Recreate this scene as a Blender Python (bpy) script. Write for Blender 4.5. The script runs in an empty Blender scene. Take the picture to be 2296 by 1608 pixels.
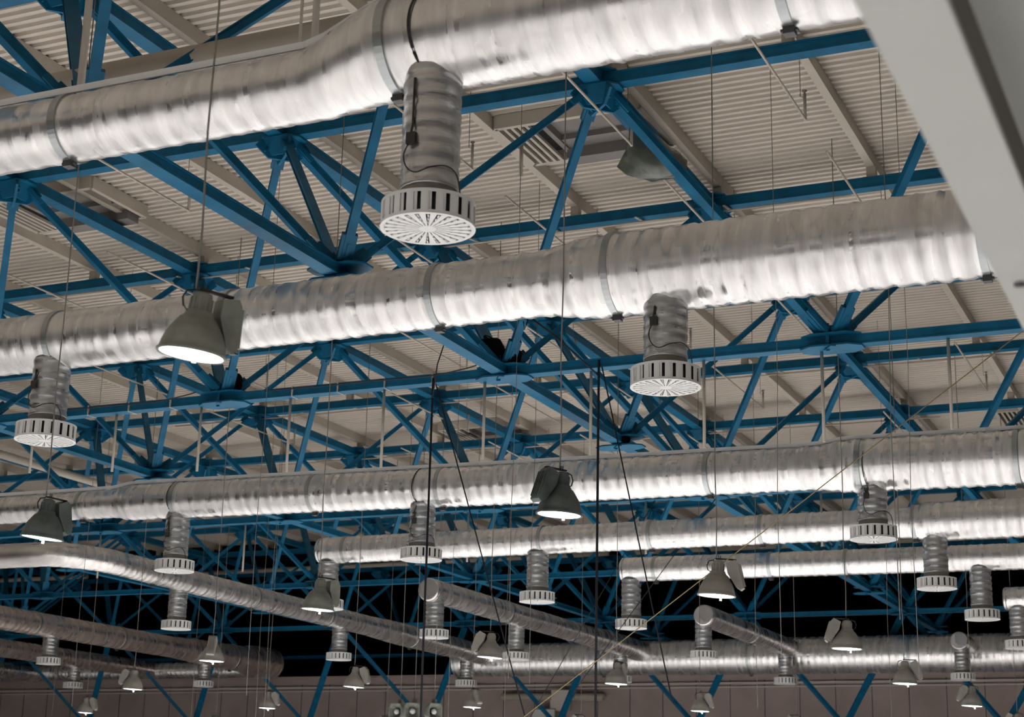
import bpy, math, random
from mathutils import Vector, Matrix
random.seed(7)
SC = bpy.context.scene
COL = SC.collection
S = 2.0            # one plan unit below is 2 m in the hall (the frame bays are 3 units = 6 m)

# ------------------------------------------------------------------ camera
PITCH, ROLL, YAW, FPX = 0.270044, -0.0242118, 0.4266093, 3742.0
fwd = Vector((-math.sin(YAW)*math.cos(PITCH), math.cos(YAW)*math.cos(PITCH), math.sin(PITCH)))
rt0 = Vector((math.cos(YAW), math.sin(YAW), 0)); up0 = rt0.cross(fwd)
rt = rt0*math.cos(ROLL) - up0*math.sin(ROLL); up = rt.cross(fwd)
cam = bpy.data.cameras.new('camera'); camo = bpy.data.objects.new('camera', cam); COL.objects.link(camo)
cam.sensor_width = 36; cam.lens = 36*FPX/2296; cam.clip_start = .05; cam.clip_end = 400
camo.matrix_world = Matrix(((rt.x, up.x, -fwd.x, 0), (rt.y, up.y, -fwd.y, 0), (rt.z, up.z, -fwd.z, 0), (0, 0, 0, 1)))
cam.dof.use_dof = True; cam.dof.focus_distance = 12*S; cam.dof.aperture_fstop = 2.4
SC.camera = camo

def visible(p, m=160):
    p = Vector(p); d = p.dot(fwd)
    if d < .5: return False
    x = 1148+FPX*p.dot(rt)/d; y = 804-FPX*p.dot(up)/d
    return -m < x < 2296+m and -m < y < 1608+m

# ------------------------------------------------------------------ world, exposure, lamps' light level
w = bpy.data.worlds.new('world'); SC.world = w; w.use_nodes = True
w.node_tree.nodes['Background'].inputs[0].default_value = (.9, .93, 1, 1)
w.node_tree.nodes['Background'].inputs[1].default_value = 0.02
SC.view_settings.view_transform = 'Standard'; SC.view_settings.look = 'None'
SC.view_settings.gamma = 1; SC.view_settings.exposure = 0.05
SC.cycles.use_denoising = True
SC.cycles.max_bounces = 5; SC.cycles.diffuse_bounces = 2; SC.cycles.adaptive_threshold = .03; SC.cycles.glossy_bounces = 3
SC.cycles.sample_clamp_indirect = 6; SC.cycles.caustics_reflective = False; SC.cycles.caustics_refractive = False
LAMP_W = 2100.0      # watts of each high-bay lamp
FLOOR_Z = -2.6      # plan units below the camera

# ------------------------------------------------------------------ materials
def mat(name, col, rough=.6, metal=0, spec=.5, noise=0, nscale=6, bump=0, bscale=40, emit=None, es=0, ramp=None, stretch=(1, 1, 1)):
    m = bpy.data.materials.new(name); m.use_nodes = True; nt = m.node_tree; b = nt.nodes['Principled BSDF']
    b.inputs['Base Color'].default_value = (*col, 1); b.inputs['Roughness'].default_value = rough
    b.inputs['Metallic'].default_value = metal; b.inputs['Specular IOR Level'].default_value = spec
    tc = nt.nodes.new('ShaderNodeTexCoord'); mp = nt.nodes.new('ShaderNodeMapping')
    mp.inputs['Scale'].default_value = stretch
    nt.links.new(tc.outputs['Object'], mp.inputs[0])
    if noise:
        n = nt.nodes.new('ShaderNodeTexNoise'); n.inputs['Scale'].default_value = nscale; n.inputs['Detail'].default_value = 5
        nt.links.new(mp.outputs[0], n.inputs['Vector'])
        r = nt.nodes.new('ShaderNodeMapRange'); r.inputs['From Min'].default_value = .3; r.inputs['From Max'].default_value = .7
        r.inputs['To Min'].default_value = 1-noise; r.inputs['To Max'].default_value = 1+noise
        nt.links.new(n.outputs[0], r.inputs[0])
        mx = nt.nodes.new('ShaderNodeVectorMath'); mx.operation = 'SCALE'; mx.inputs[0].default_value = col
        nt.links.new(r.outputs[0], mx.inputs['Scale']); nt.links.new(mx.outputs[0], b.inputs['Base Color'])
    if bump:
        n2 = nt.nodes.new('ShaderNodeTexNoise'); n2.inputs['Scale'].default_value = bscale; n2.inputs['Detail'].default_value = 4
        nt.links.new(mp.outputs[0], n2.inputs['Vector'])
        bp = nt.nodes.new('ShaderNodeBump'); bp.inputs['Strength'].default_value = bump; bp.inputs['Distance'].default_value = .02
        nt.links.new(n2.outputs[0], bp.inputs['Height']); nt.links.new(bp.outputs[0], b.inputs['Normal'])
    if emit:
        b.inputs['Emission Color'].default_value = (*emit, 1); b.inputs['Emission Strength'].default_value = es
    return m

def foil(name, col, rough, axis, wrinkle=.35):
    """aluminium foil jacket: patchy gloss, wrinkles running round the duct, taped joints"""
    m = bpy.data.materials.new(name); m.use_nodes = True; nt = m.node_tree; N = nt.nodes; L = nt.links
    b = N['Principled BSDF']; b.inputs['Metallic'].default_value = .86
    tc = N.new('ShaderNodeTexCoord'); mp = N.new('ShaderNodeMapping')
    sc = {'x': (3.4, .5, .5), 'y': (.5, 3.4, .5), 'z': (.7, .7, 5.0)}[axis]; mp.inputs['Scale'].default_value = sc
    L.new(tc.outputs['Object'], mp.inputs[0])
    n1 = N.new('ShaderNodeTexNoise'); n1.inputs['Scale'].default_value = 2.2; n1.inputs['Detail'].default_value = 6; n1.inputs['Distortion'].default_value = .4
    L.new(mp.outputs[0], n1.inputs['Vector'])
    n3 = N.new('ShaderNodeTexNoise'); n3.inputs['Scale'].default_value = 26; n3.inputs['Detail'].default_value = 3
    L.new(tc.outputs['Object'], n3.inputs['Vector'])
    n4 = N.new('ShaderNodeTexVoronoi'); n4.inputs['Scale'].default_value = 2.6; n4.distance = 'CHEBYCHEV'
    L.new(mp.outputs[0], n4.inputs['Vector'])
    r = N.new('ShaderNodeMapRange'); r.inputs['From Min'].default_value = .3; r.inputs['From Max'].default_value = .7
    r.inputs['To Min'].default_value = .82; r.inputs['To Max'].default_value = 1.1
    L.new(n1.outputs[0], r.inputs[0])
    mx = N.new('ShaderNodeVectorMath'); mx.operation = 'SCALE'; mx.inputs[0].default_value = col
    L.new(r.outputs[0], mx.inputs['Scale']); L.new(mx.outputs[0], b.inputs['Base Color'])
    rr = N.new('ShaderNodeMapRange'); rr.inputs['To Min'].default_value = rough-.08; rr.inputs['To Max'].default_value = rough+.12
    L.new(n4.outputs['Color'], rr.inputs[0]); L.new(rr.outputs[0], b.inputs['Roughness'])
    # taped joints: a narrow band every so often along the run, broken up by noise
    sx = N.new('ShaderNodeSeparateXYZ'); L.new(tc.outputs['Object'], sx.inputs[0])
    m1 = N.new('ShaderNodeMath'); m1.operation = 'MULTIPLY'; m1.inputs[1].default_value = {'x': 1.15, 'y': 1.0, 'z': 4.2}[axis]; L.new(sx.outputs[axis.upper()], m1.inputs[0])
    m2 = N.new('ShaderNodeMath'); m2.operation = 'FRACT'; L.new(m1.outputs[0], m2.inputs[0])
    lt = N.new('ShaderNodeMath'); lt.operation = 'LESS_THAN'; lt.inputs[1].default_value = .055; L.new(m2.outputs[0], lt.inputs[0])
    nn = N.new('ShaderNodeTexNoise'); nn.inputs['Scale'].default_value = 4.5; nn.inputs['Detail'].default_value = 2; L.new(tc.outputs['Object'], nn.inputs['Vector'])
    gt = N.new('ShaderNodeMath'); gt.operation = 'GREATER_THAN'; gt.inputs[1].default_value = .52; L.new(nn.outputs[0], gt.inputs[0])
    tm = N.new('ShaderNodeMath'); tm.operation = 'MULTIPLY'; L.new(lt.outputs[0], tm.inputs[0]); L.new(gt.outputs[0], tm.inputs[1])
    m3 = N.new('ShaderNodeMath'); m3.operation = 'MULTIPLY_ADD'; m3.inputs[1].default_value = -.16; L.new(tm.outputs[0], m3.inputs[0]); L.new(rr.outputs[0], m3.inputs[2])
    L.new(m3.outputs[0], b.inputs['Roughness'])
    ad = N.new('ShaderNodeMath'); ad.operation = 'MULTIPLY_ADD'; ad.inputs[1].default_value = .12
    L.new(n3.outputs[0], ad.inputs[0]); L.new(n1.outputs[0], ad.inputs[2])
    bp = N.new('ShaderNodeBump'); bp.inputs['Strength'].default_value = wrinkle; bp.inputs['Distance'].default_value = .05
    a2 = N.new('ShaderNodeMath'); a2.operation = 'MULTIPLY_ADD'; a2.inputs[1].default_value = .045; L.new(tm.outputs[0], a2.inputs[0]); L.new(ad.outputs[0], a2.inputs[2]); L.new(a2.outputs[0], bp.inputs['Height']); L.new(bp.outputs[0], b.inputs['Normal'])
    return m

M = {}
M['blue'] = mat('blue_paint', (.004, .118, .225), .5, spec=.25, noise=.18, nscale=3)
M['beige'] = mat('cream_paint', (.50, .44, .36), .6, noise=.05, nscale=2)
M['deck'] = mat('cream_deck', (.585, .515, .43), .6, noise=.06, nscale=.6)
M['unlitdeck'] = mat('unlit_deck', (.006, .006, .007), .9, spec=.1)  # near-black colour carries the dark of the unlit rear roof and void
M['wall'] = mat('brown_grey_wall', (.47, .375, .335), .85, noise=.12, nscale=.7)
M['walltrim'] = mat('wall_trim', (.72, .63, .57), .7)
M['sidewall'] = mat('side_wall', (.20, .18, .17), .85)
M['floor'] = mat('pale_floor', (.63, .615, .61), .55, noise=.05, nscale=.5)
M['foil_x'] = foil('foil_jacket_x', (.74, .725, .71), .27, 'x', .13)
M['foil_y'] = foil('foil_jacket_y', (.70, .67, .645), .27, 'y', .14)
M['foil_warm'] = foil('foil_jacket_warm', (.70, .59, .53), .27, 'y', .14)  # warm tint of reflected light is put into the base colour
M['foil_z'] = foil('foil_sleeve', (.60, .61, .61), .27, 'z', .22)
M['strap'] = mat('steel_strap', (.42, .44, .44), .35, 1)
M['clamp'] = mat('dark_clamp', (.09, .09, .09), .5, .6)
M['plastic'] = mat('white_plastic', (.80, .79, .76), .5)
M['slot'] = mat('dark_inside', (.03, .028, .025), .9)  # near-black colour for shade inside openings, and for the wall joints
M['lampgrey'] = mat('grey_green_enamel', (.24, .25, .21), .55, noise=.25, nscale=6)
M['lampdark'] = mat('dark_dusty_enamel', (.10, .12, .11), .6, noise=.4, nscale=5)
M['lampwarm'] = mat('pale_grey_enamel', (.33, .31, .27), .55, noise=.12, nscale=6)
M['lens'] = mat('lit_lens', (1, 1, 1), .3, emit=(.93, 1, .95), es=14)
M['cable'] = mat('dark_cable', (.03, .028, .026), .7)
M['wire'] = mat('grey_wire', (.22, .20, .17), .6)
M['rope'] = mat('navy_black_rope', (.006, .006, .012), .8)
M['yellow'] = mat('ochre_rope', (.33, .25, .11), .8)
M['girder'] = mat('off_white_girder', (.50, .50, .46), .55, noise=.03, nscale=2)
M['girdershade'] = mat('shaded_girder_side', (.12, .105, .095), .7)  # dark tone stands in for shade on the girder's recessed side
M['hatch'] = mat('grey_galvanised', (.20, .18, .165), .6, noise=.08, nscale=2)
M['bag'] = mat('grey_green_film', (.13, .14, .115), .16, noise=.2, nscale=4, bump=.5, bscale=7)
M['black'] = mat('black_fabric', (.004, .004, .005), .9, spec=.1)

# ------------------------------------------------------------------ mesh builder
def smooth(pts, n=6):
    P = [Vector(p) for p in pts]; P = [P[0]]+P+[P[-1]]; out = []
    for i in range(1, len(P)-2):
        for k in range(n):
            t = k/n; a, b, c, d = P[i-1:i+3]
            out.append(.5*((2*b)+(c-a)*t+(2*a-5*b+4*c-d)*t*t+(3*b-a-3*c+d)*t*t*t))
    return out+[P[-2]]
class MB:
    def __init__(s): s.v = []; s.f = []; s.sm = []
    def add(s, vs, fs, smooth=False):
        o = len(s.v); s.v += [Vector(v) for v in vs]; s.f += [tuple(i+o for i in f) for f in fs]; s.sm += [smooth]*len(fs); return s
    def box(s, c, d, m=None):
        x, y, z = d[0]/2, d[1]/2, d[2]/2; c = Vector(c)
        vs = [Vector((a*x, b*y, e*z)) for a in (-1, 1) for b in (-1, 1) for e in (-1, 1)]
        if m: vs = [m @ v for v in vs]
        return s.add([v+c for v in vs], [(0, 1, 3, 2), (4, 6, 7, 5), (0, 4, 5, 1), (2, 3, 7, 6), (0, 2, 6, 4), (1, 5, 7, 3)])
    def bar(s, p0, p1, w, h, upv=(0, 0, 1)):
        p0 = Vector(p0); p1 = Vector(p1); d = (p1-p0).normalized(); u = Vector(upv)
        a = d.cross(u)
        if a.length < 1e-4: a = d.cross(Vector((1, 0, 0)))
        a.normalize(); b = a.cross(d).normalized()
        vs = [p+a*i*w/2+b*j*h/2 for p in (p0, p1) for i, j in ((-1, -1), (1, -1), (1, 1), (-1, 1))]
        return s.add(vs, [(3, 2, 1, 0), (4, 5, 6, 7), (0, 1, 5, 4), (1, 2, 6, 5), (2, 3, 7, 6), (3, 0, 4, 7)])
    def channel(s, p0, p1, w, h, t=.012):
        """rolled box of two channels: side webs with slightly proud flanges"""
        s.bar(p0, p1, w-2*t, h-2*t); z = Vector((0, 0, h/2-t/2))
        s.bar(Vector(p0)+z, Vector(p1)+z, w, t); s.bar(Vector(p0)-z, Vector(p1)-z, w, t); return s
    def sweep(s, pts, rad, n=24, caps=True, smooth=True, upv=(0, 0, 1)):
        pts = [Vector(p) for p in pts]; N = len(pts)
        if not hasattr(rad, '__len__'): rad = [rad]*N
        vs = []; u = Vector(upv)
        for i, p in enumerate(pts):
            t = (pts[min(i+1, N-1)]-pts[max(i-1, 0)]).normalized()
            a = t.cross(u)
            if a.length < 1e-3: a = t.cross(Vector((1, 0, 0)))
            a.normalize(); b = a.cross(t).normalized(); u = b if abs(t.z) > .9 else Vector(upv)
            for k in range(n):
                th = 2*math.pi*k/n; vs.append(p+(a*math.cos(th)+b*math.sin(th))*rad[i])
        fs = [(i*n+k, i*n+(k+1) % n, (i+1)*n+(k+1) % n, (i+1)*n+k) for i in range(N-1) for k in range(n)]
        s.add(vs, fs, smooth)
        if caps:
            o = len(s.v)-len(vs)
            s.f.append(tuple(o+k for k in range(n))[::-1]); s.f.append(tuple(o+(N-1)*n+k for k in range(n))); s.sm += [False]*2
        return s
    def lathe(s, prof, c=(0, 0, 0), n=32, m=None, smooth=True):
        c = Vector(c); vs = []
        for r, z in prof:
            for k in range(n):
                th = 2*math.pi*k/n; v = Vector((r*math.cos(th), r*math.sin(th), z)); vs.append((m @ v if m else v)+c)
        return s.add(vs, [(i*n+k, i*n+(k+1) % n, (i+1)*n+(k+1) % n, (i+1)*n+k) for i in range(len(prof)-1) for k in range(n)], smooth)
    def prism(s, poly, z0, z1, m=None, c=(0, 0, 0)):
        n = len(poly); c = Vector(c)
        vs = [Vector((x, y, z)) for z in (z0, z1) for x, y in poly]
        vs = [(m @ v if m else v)+c for v in vs]
        return s.add(vs, [tuple(range(n))[::-1], tuple(range(n, 2*n))]+[(i, (i+1) % n, n+(i+1) % n, n+i) for i in range(n)])
    def mesh(s, name, mt, origin=(0, 0, 0)):
        me = bpy.data.meshes.new(name); o = Vector(origin)
        me.from_pydata([(v-o)*S for v in s.v], [], s.f); me.materials.append(mt)
        me.polygons.foreach_set('use_smooth', s.sm); me.update(); return me
    def obj(s, name, mt, parent=None, origin=None, **tags):
        org = Vector(origin) if origin is not None else (Vector(parent['_o']) if parent is not None and '_o' in parent else Vector((0, 0, 0)))
        ob = bpy.data.objects.new(name, s.mesh(name, mt, org)); COL.objects.link(ob)
        if parent is not None: ob.parent = parent
        else: ob.location = org*S
        ob['_o'] = tuple(org)
        for k, v in tags.items(): ob[k] = v
        return ob

def thing(name, label, cat, loc=(0, 0, 0), group=None):
    o = bpy.data.objects.new(name, None); COL.objects.link(o); o.empty_display_size = .2
    o.location = Vector(loc)*S; o['_o'] = tuple(loc); o['label'] = label; o['category'] = cat
    if group: o['group'] = group
    return o
def kids(o): return [c for c in COL.objects if c.parent == o]
KIDS = {}
def dup(root, loc, label, group=None, matswap=None):
    if root.name not in KIDS: KIDS[root.name] = [(c, kids(c)) for c in kids(root)]
    r = root.copy(); COL.objects.link(r); r.location = Vector(loc)*S; r['label'] = label; r['_o'] = tuple(loc)
    if group: r['group'] = group
    for c, gs in KIDS[root.name]:
        d = c.copy(); COL.objects.link(d); d.parent = r
        for g in gs:
            e = g.copy(); COL.objects.link(e); e.parent = d
    return r
ORD = ['nearest', 'second nearest', 'third nearest', 'fourth nearest', 'fifth nearest', 'sixth nearest', 'seventh nearest', 'eighth nearest', 'ninth nearest', 'tenth nearest', 'eleventh nearest', 'twelfth nearest', 'thirteenth nearest', 'fourteenth nearest', 'fifteenth nearest', 'sixteenth nearest', 'seventeenth nearest', 'eighteenth nearest']
NTH = ['leftmost', 'second from left', 'third from left', 'fourth from left', 'fifth from left', 'sixth from left', 'seventh from left', 'eighth from left', 'ninth from left', 'tenth from left', 'eleventh from left', 'twelfth from left', 'thirteenth from left', 'fourteenth from left', 'fifteenth from left', 'sixteenth from left', 'seventeenth from left', 'eighteenth from left', 'nineteenth from left', 'twentieth from left', 'twenty-first from left', 'twenty-second from left']

# ------------------------------------------------------------------ the shell
DZ = 6.13; DEND = 33.1; X0, X1, Y0, Y1 = -46, 9, -12, 44
def deck(y0, y1, z, pitch=.105, d=.028):
    m = MB(); y = y0; pr = []
    while y < y1:
        pr += [(y, z), (y+pitch*.42, z), (y+pitch*.52, z+d), (y+pitch*.90, z+d)]; y += pitch
    pr.append((y, z)); n = len(pr)
    vs = [(X0, a, b) for a, b in pr]+[(X1, a, b) for a, b in pr]
    return m.add(vs, [(i, n+i, n+i+1, i+1) for i in range(n-1)])
deck(Y0, DEND, DZ).obj('ceiling', M['deck'], kind='structure')
MB().box((0.5*(X0+X1), .5*(DEND+Y1), 6.2), (X1-X0, Y1-DEND, .1)).obj('ceiling_rear', M['unlitdeck'], kind='structure')
MB().box((.5*(X0+X1), .5*(Y0+Y1), FLOOR_Z-.05), (X1-X0, Y1-Y0, .1)).obj('floor', M['floor'], kind='structure')
MB().box((.5*(X0+X1), Y1, 2), (X1-X0, .1, 9.4)).obj('wall_rear_upper', M['unlitdeck'], kind='structure')  # near-black face stands in for the dark void above the partition
WY = 36.0
wb = MB(); wb.box((.5*(X0+X1), WY+.06, .35), (X1-X0, .12, 5.9)); wb.obj('wall_back', M['wall'], kind='structure')
wj = MB()
x = X0
while x < X1: wj.box((x, WY-.003, .3), (.012, .006, 5.6)); x += .78
wj.obj('trim_1', M['slot'], kind='structure')
wt = MB(); wt.box((.5*(X0+X1), WY-.04, 3.02), (X1-X0, .08, .045)); wt.obj('trim_2', M['walltrim'], kind='structure')
wt = MB(); wt.box((.5*(X0+X1), WY-.03, 2.94), (X1-X0, .05, .03)); wt.obj('trim_3', M['walltrim'], kind='structure')
wt = MB(); wt.box((.5*(X0+X1), WY-.02, 3.27), (X1-X0, .06, .05)); wt.obj('trim_4', M['wall'], kind='structure')
MB().box((X0-.05, .5*(Y0+Y1), 1.8), (.1, Y1-Y0, 9)).obj('wall_left', M['sidewall'], kind='structure')
MB().box((X1+.05, .5*(Y0+Y1), 1.8), (.1, Y1-Y0, 9)).obj('wall_right', M['sidewall'], kind='structure')
MB().box((.5*(X0+X1), Y0-.05, 1.8), (X1-X0, .1, 9)).obj('wall_front', M['sidewall'], kind='structure')

# ------------------------------------------------------------------ roof purlins
BX, BY, ZB, ZT = -.10, 1.27, 3.90, 5.835
TX, TY = -.10, 2.704
ytop = [TY+3*j for j in range(0, 13)]
k = 0
for i in range(0, 28):
    px = -.02-1.5*i
    vis = [y for y in [a*.5 for a in range(6, 66)] if visible((px, y, 6.05))]
    if not vis: continue
    y0 = max(2, min(vis)-2); y1 = min(DEND, max(vis)+2)
    t = thing('roof_purlin', 'cream roof purlin running away under the deck, line %d from the right edge' % (k+1), 'purlin', (px, y0, 6.0), 'cream purlins under the roof deck')
    b = MB(); b.box((px, .5*(y0+y1), 6.006), (.075, y1-y0, .012)); b.box((px+.03, .5*(y0+y1), 6.07), (.012, y1-y0, .12)); b.box((px+.0, .5*(y0+y1), 6.128), (.07, y1-y0, .010))
    b.obj('beam', M['beige'], t)
    for yt in ytop:
        if y0 < yt < y1 and visible((px, yt, 5.95), 20):
            MB().box((px, yt+.02, 5.95), (.085, .085, .115)).box((px, yt+.02, 5.895), (.15, .12, .012)).obj('bracket', M['beige'], t)
    k += 1

# ------------------------------------------------------------------ the blue space frame
def hex_plate(m, c, L, W, z, t, rot=0):
    R = Matrix.Rotation(rot, 3, 'Z')
    m.prism([(-L, -W*.45), (-L*.6, -W), (L*.6, -W), (L, -W*.45), (L, W*.45), (L*.6, W), (-L*.6, W), (-L, W*.45)], z, z+t, R, c)
def row_ok(j): return j % 2 == 0
def bot(i, j): return Vector((BX-3*i, BY+3*j, ZB))
def top(i, j): return Vector((TX-1.5-3*i, TY+3*j, ZT))
JB = range(0, 13)
def clip(p, q, f):
    ts = [n/80 for n in range(81)]; vs = [a for a in ts if f(p.lerp(q, a))]
    return None if not vs else (p.lerp(q, max(0, vs[0]-.03)), p.lerp(q, min(1, vs[-1]+.03)))
k = 0
for j in JB:
    if j % 2: continue
    c = clip(bot(-3, j), bot(15, j), visible)
    if not c: continue
    MB().channel(c[0], c[1], .125, .085).obj('bottom_chord', M['blue'], None, c[0],
        label='blue steel bottom chord running left to right, %s to the camera' % ORD[k], category='beam', group='crosswise bottom chords'); k += 1
k = 0
for i in range(0, 15, 2):
    c = clip(bot(i, 0), bot(i, 12), visible)
    if not c: continue
    MB().channel(c[0]+Vector((0, 0, .01)), c[1]+Vector((0, 0, .01)), .125, .085).obj('bottom_chord', M['blue'], None, c[0],
        label='blue steel bottom chord running away from camera, %s counted from right' % ('first', 'second', 'third', 'fourth', 'fifth', 'sixth', 'seventh', 'eighth')[k], category='beam', group='lengthwise bottom chords'); k += 1
# top layer: every line
gm = None
def gusset_mesh():
    m = MB(); hex_plate(m, (0, 0, 0), .20, .15, -.075, .014); hex_plate(m, (0, 0, 0), .17, .13, .062, .014)
    for a in (45, 135):
        R = Matrix.Rotation(math.radians(a), 3, 'Z')@Matrix.Rotation(math.radians(90), 3, 'X')
        m.prism([(-.20, -.075), (.20, -.075), (.25, -.14), (.13, -.245), (-.13, -.245), (-.25, -.14)], -.012, .012, R)
        for sx in (-1, 1):
            for q in range(4):
                m.lathe([(.0, .02), (.010, .02), (.010, 0)], (R@Vector((sx*(.14+.025*(q % 2)), -.12-.022*q, .012))), 6, R, False)
    for sx, sy in ((1, 0), (0, 1)):   # closing plates that make the node read as a faceted bowl
        for g in (-1, 1):
            n = Vector((sx*g, sy*g, 0)); a = Vector((sy, sx, 0))
            m.add([n*.14+a*.12+Vector((0, 0, -.075)), n*.14-a*.12+Vector((0, 0, -.075)), n*.085-a*.08+Vector((0, 0, -.22)), n*.085+a*.08+Vector((0, 0, -.22)),
                   n*.128+a*.12+Vector((0, 0, -.075)), n*.128-a*.12+Vector((0, 0, -.075)), n*.073-a*.08+Vector((0, 0, -.22)), n*.073+a*.08+Vector((0, 0, -.22))],
                  [(0, 1, 2, 3), (7, 6, 5, 4), (0, 4, 5, 1), (1, 5, 6, 2), (2, 6, 7, 3), (3, 7, 4, 0)])
    return m.mesh('gusset', M['blue'])
GM = gusset_mesh()
k = 0
for j in range(0, 12):
    c = clip(top(-3, j), top(15, j), visible)
    if not c: continue
    t = thing('top_chord', 'blue steel top chord running left to right, %s to the camera' % ORD[k], 'beam', c[0], 'crosswise top chords'); k += 1
    MB().channel(c[0], c[1], .125, .105).obj('beam', M['blue'], t)
    for i in range(-1, 15):
        p = top(i, j)
        if visible(p, 60):
            g = bpy.data.objects.new('gusset', GM); COL.objects.link(g); g.parent = t; g.location = (p-c[0])*S
k = 0
for i in range(-1, 15):
    c = clip(top(i, 0), top(i, 11), visible)
    if not c: continue
    MB().channel(c[0]+Vector((0, 0, -.004)), c[1]+Vector((0, 0, -.004)), .14, .105).obj('top_chord', M['blue'], None, c[0],
        label='blue steel top chord running away under the roof, line %s from the right' % ('one', 'two', 'three', 'four', 'five', 'six', 'seven', 'eight', 'nine', 'ten', 'eleven', 'twelve', 'thirteen', 'fourteen', 'fifteen')[k], category='beam', group='lengthwise top chords'); k += 1
# strut pyramids hanging from four top nodes to one bottom node
def hub_mesh():
    m = MB(); hex_plate(m, (0, 0, 0), .26, .14, -.058, .014); hex_plate(m, (0, 0, 0), .25, .14, .044, .014)
    for a in (45, 135):
        R = Matrix.Rotation(math.radians(a), 3, 'Z')@Matrix.Rotation(math.radians(90), 3, 'X')
        m.prism([(-.13, .055), (.13, .055), (.24, .17), (.17, .245), (.05, .15), (-.05, .15), (-.17, .245), (-.24, .17)], -.012, .012, R)
        for sx in (-1, 1):
            for q in range(5):
                for sd in (-1, 1):
                    m.lathe([(.0, .014*sd), (.011, .014*sd), (.011, 0)], (R@Vector((sx*(.12+.022*q), .10+.024*q+.02*(q % 2), sd*.014))), 6, R, False)
    m.box((-.02, -.085, .03), (.03, .012, .24)); m.box((.0, -.1, -.068), (.045, .16, .012), Matrix.Rotation(.6, 3, 'Z'))
    return m.mesh('hub_plate', M['blue'])
HM = hub_mesh()
SM = {}
def strut_mesh(sx, sy, wide):
    key = (sx, sy, wide)
    if key in SM: return SM[key]
    a = Vector((0, 0, 0)); b = Vector((sx*1.5, (TY-BY)+(0 if sy > 0 else -3), ZT-ZB))
    d = (b-a).normalized(); w_ = .105 if wide else .066; m = MB()
    m.channel(a+d*.17, b-d*.17, w_, .075, .009)
    m.bar(a+d*.12, a+d*.36, w_+.05, .045); m.bar(b-d*.34, b-d*.14, w_+.045, .045)
    SM[key] = m.mesh('strut', M['blue']); return SM[key]
rows = {}
for j in JB:
    for i in range(-1, 15):
        if i % 2 and j % 2: continue
        p = bot(i, j)
        if j == 12: continue
        if sum(visible(p.lerp(p+Vector((sx*1.5, dy, ZT-ZB)), a), 30) for sx in (-1, 1) for dy in (1.434, -1.566) for a in (0, .3, .6, 1)) < 2: continue
        rows.setdefault(j, []).append(i)
def pyr_label(j, i, lst):
    n = NTH[len(lst)-1-lst.index(i)]
    return 'blue pyramid of four diagonal struts, %s in the %s row' % (n, ORD[list(rows).index(j)].replace('nearest', 'nearest'))
for j, lst in rows.items():
    for i in lst:
        p = bot(i, j); lab = pyr_label(j, i, lst)
        if (i, j) == (2, 4): lab = 'blue pyramid of struts whose hub holds the black cable bags'
        if (i, j) == (1, 4): lab = 'blue pyramid of struts whose hub sits right of the second foil drop'
        t = thing('strut_pyramid', lab, 'truss', p, 'strut pyramids of the blue space frame')
        h = bpy.data.objects.new('hub_plate', HM); COL.objects.link(h); h.parent = t
        for sx in (-1, 1):
            for sy in (-1, 1):
                q = p+Vector((sx*1.5, 1.434 if sy > 0 else -1.566, ZT-ZB))
                s_ = bpy.data.objects.new('strut', strut_mesh(sx, sy, sx < 0 and j % 2 == 0)); COL.objects.link(s_); s_.parent = t
# V struts coming down in front of the back wall
k = 0
for i in range(0, 13):
    b = Vector((TX-1.5-3*i, 32.6, 1.92))
    if not (visible(b, 260)): continue
    t = thing('strut_pair', 'blue V of two struts standing before the brown wall, %s from the right' % ('first', 'second', 'third', 'fourth', 'fifth', 'sixth', 'seventh', 'eighth', 'ninth', 'tenth', 'eleventh', 'twelfth')[k], 'truss', b, 'blue struts in front of the back wall'); k += 1
    for sx in (-1, 1):
        MB().channel(b+Vector((sx*.05, 0, .05)), Vector((b.x+sx*1.44, 31.33, 3.84)), .12, .08, .009).obj('strut', M['blue'], t)
    m = MB(); hex_plate(m, b, .22, .14, -.05, .1); m.obj('hub_plate', M['blue'], t)

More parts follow.
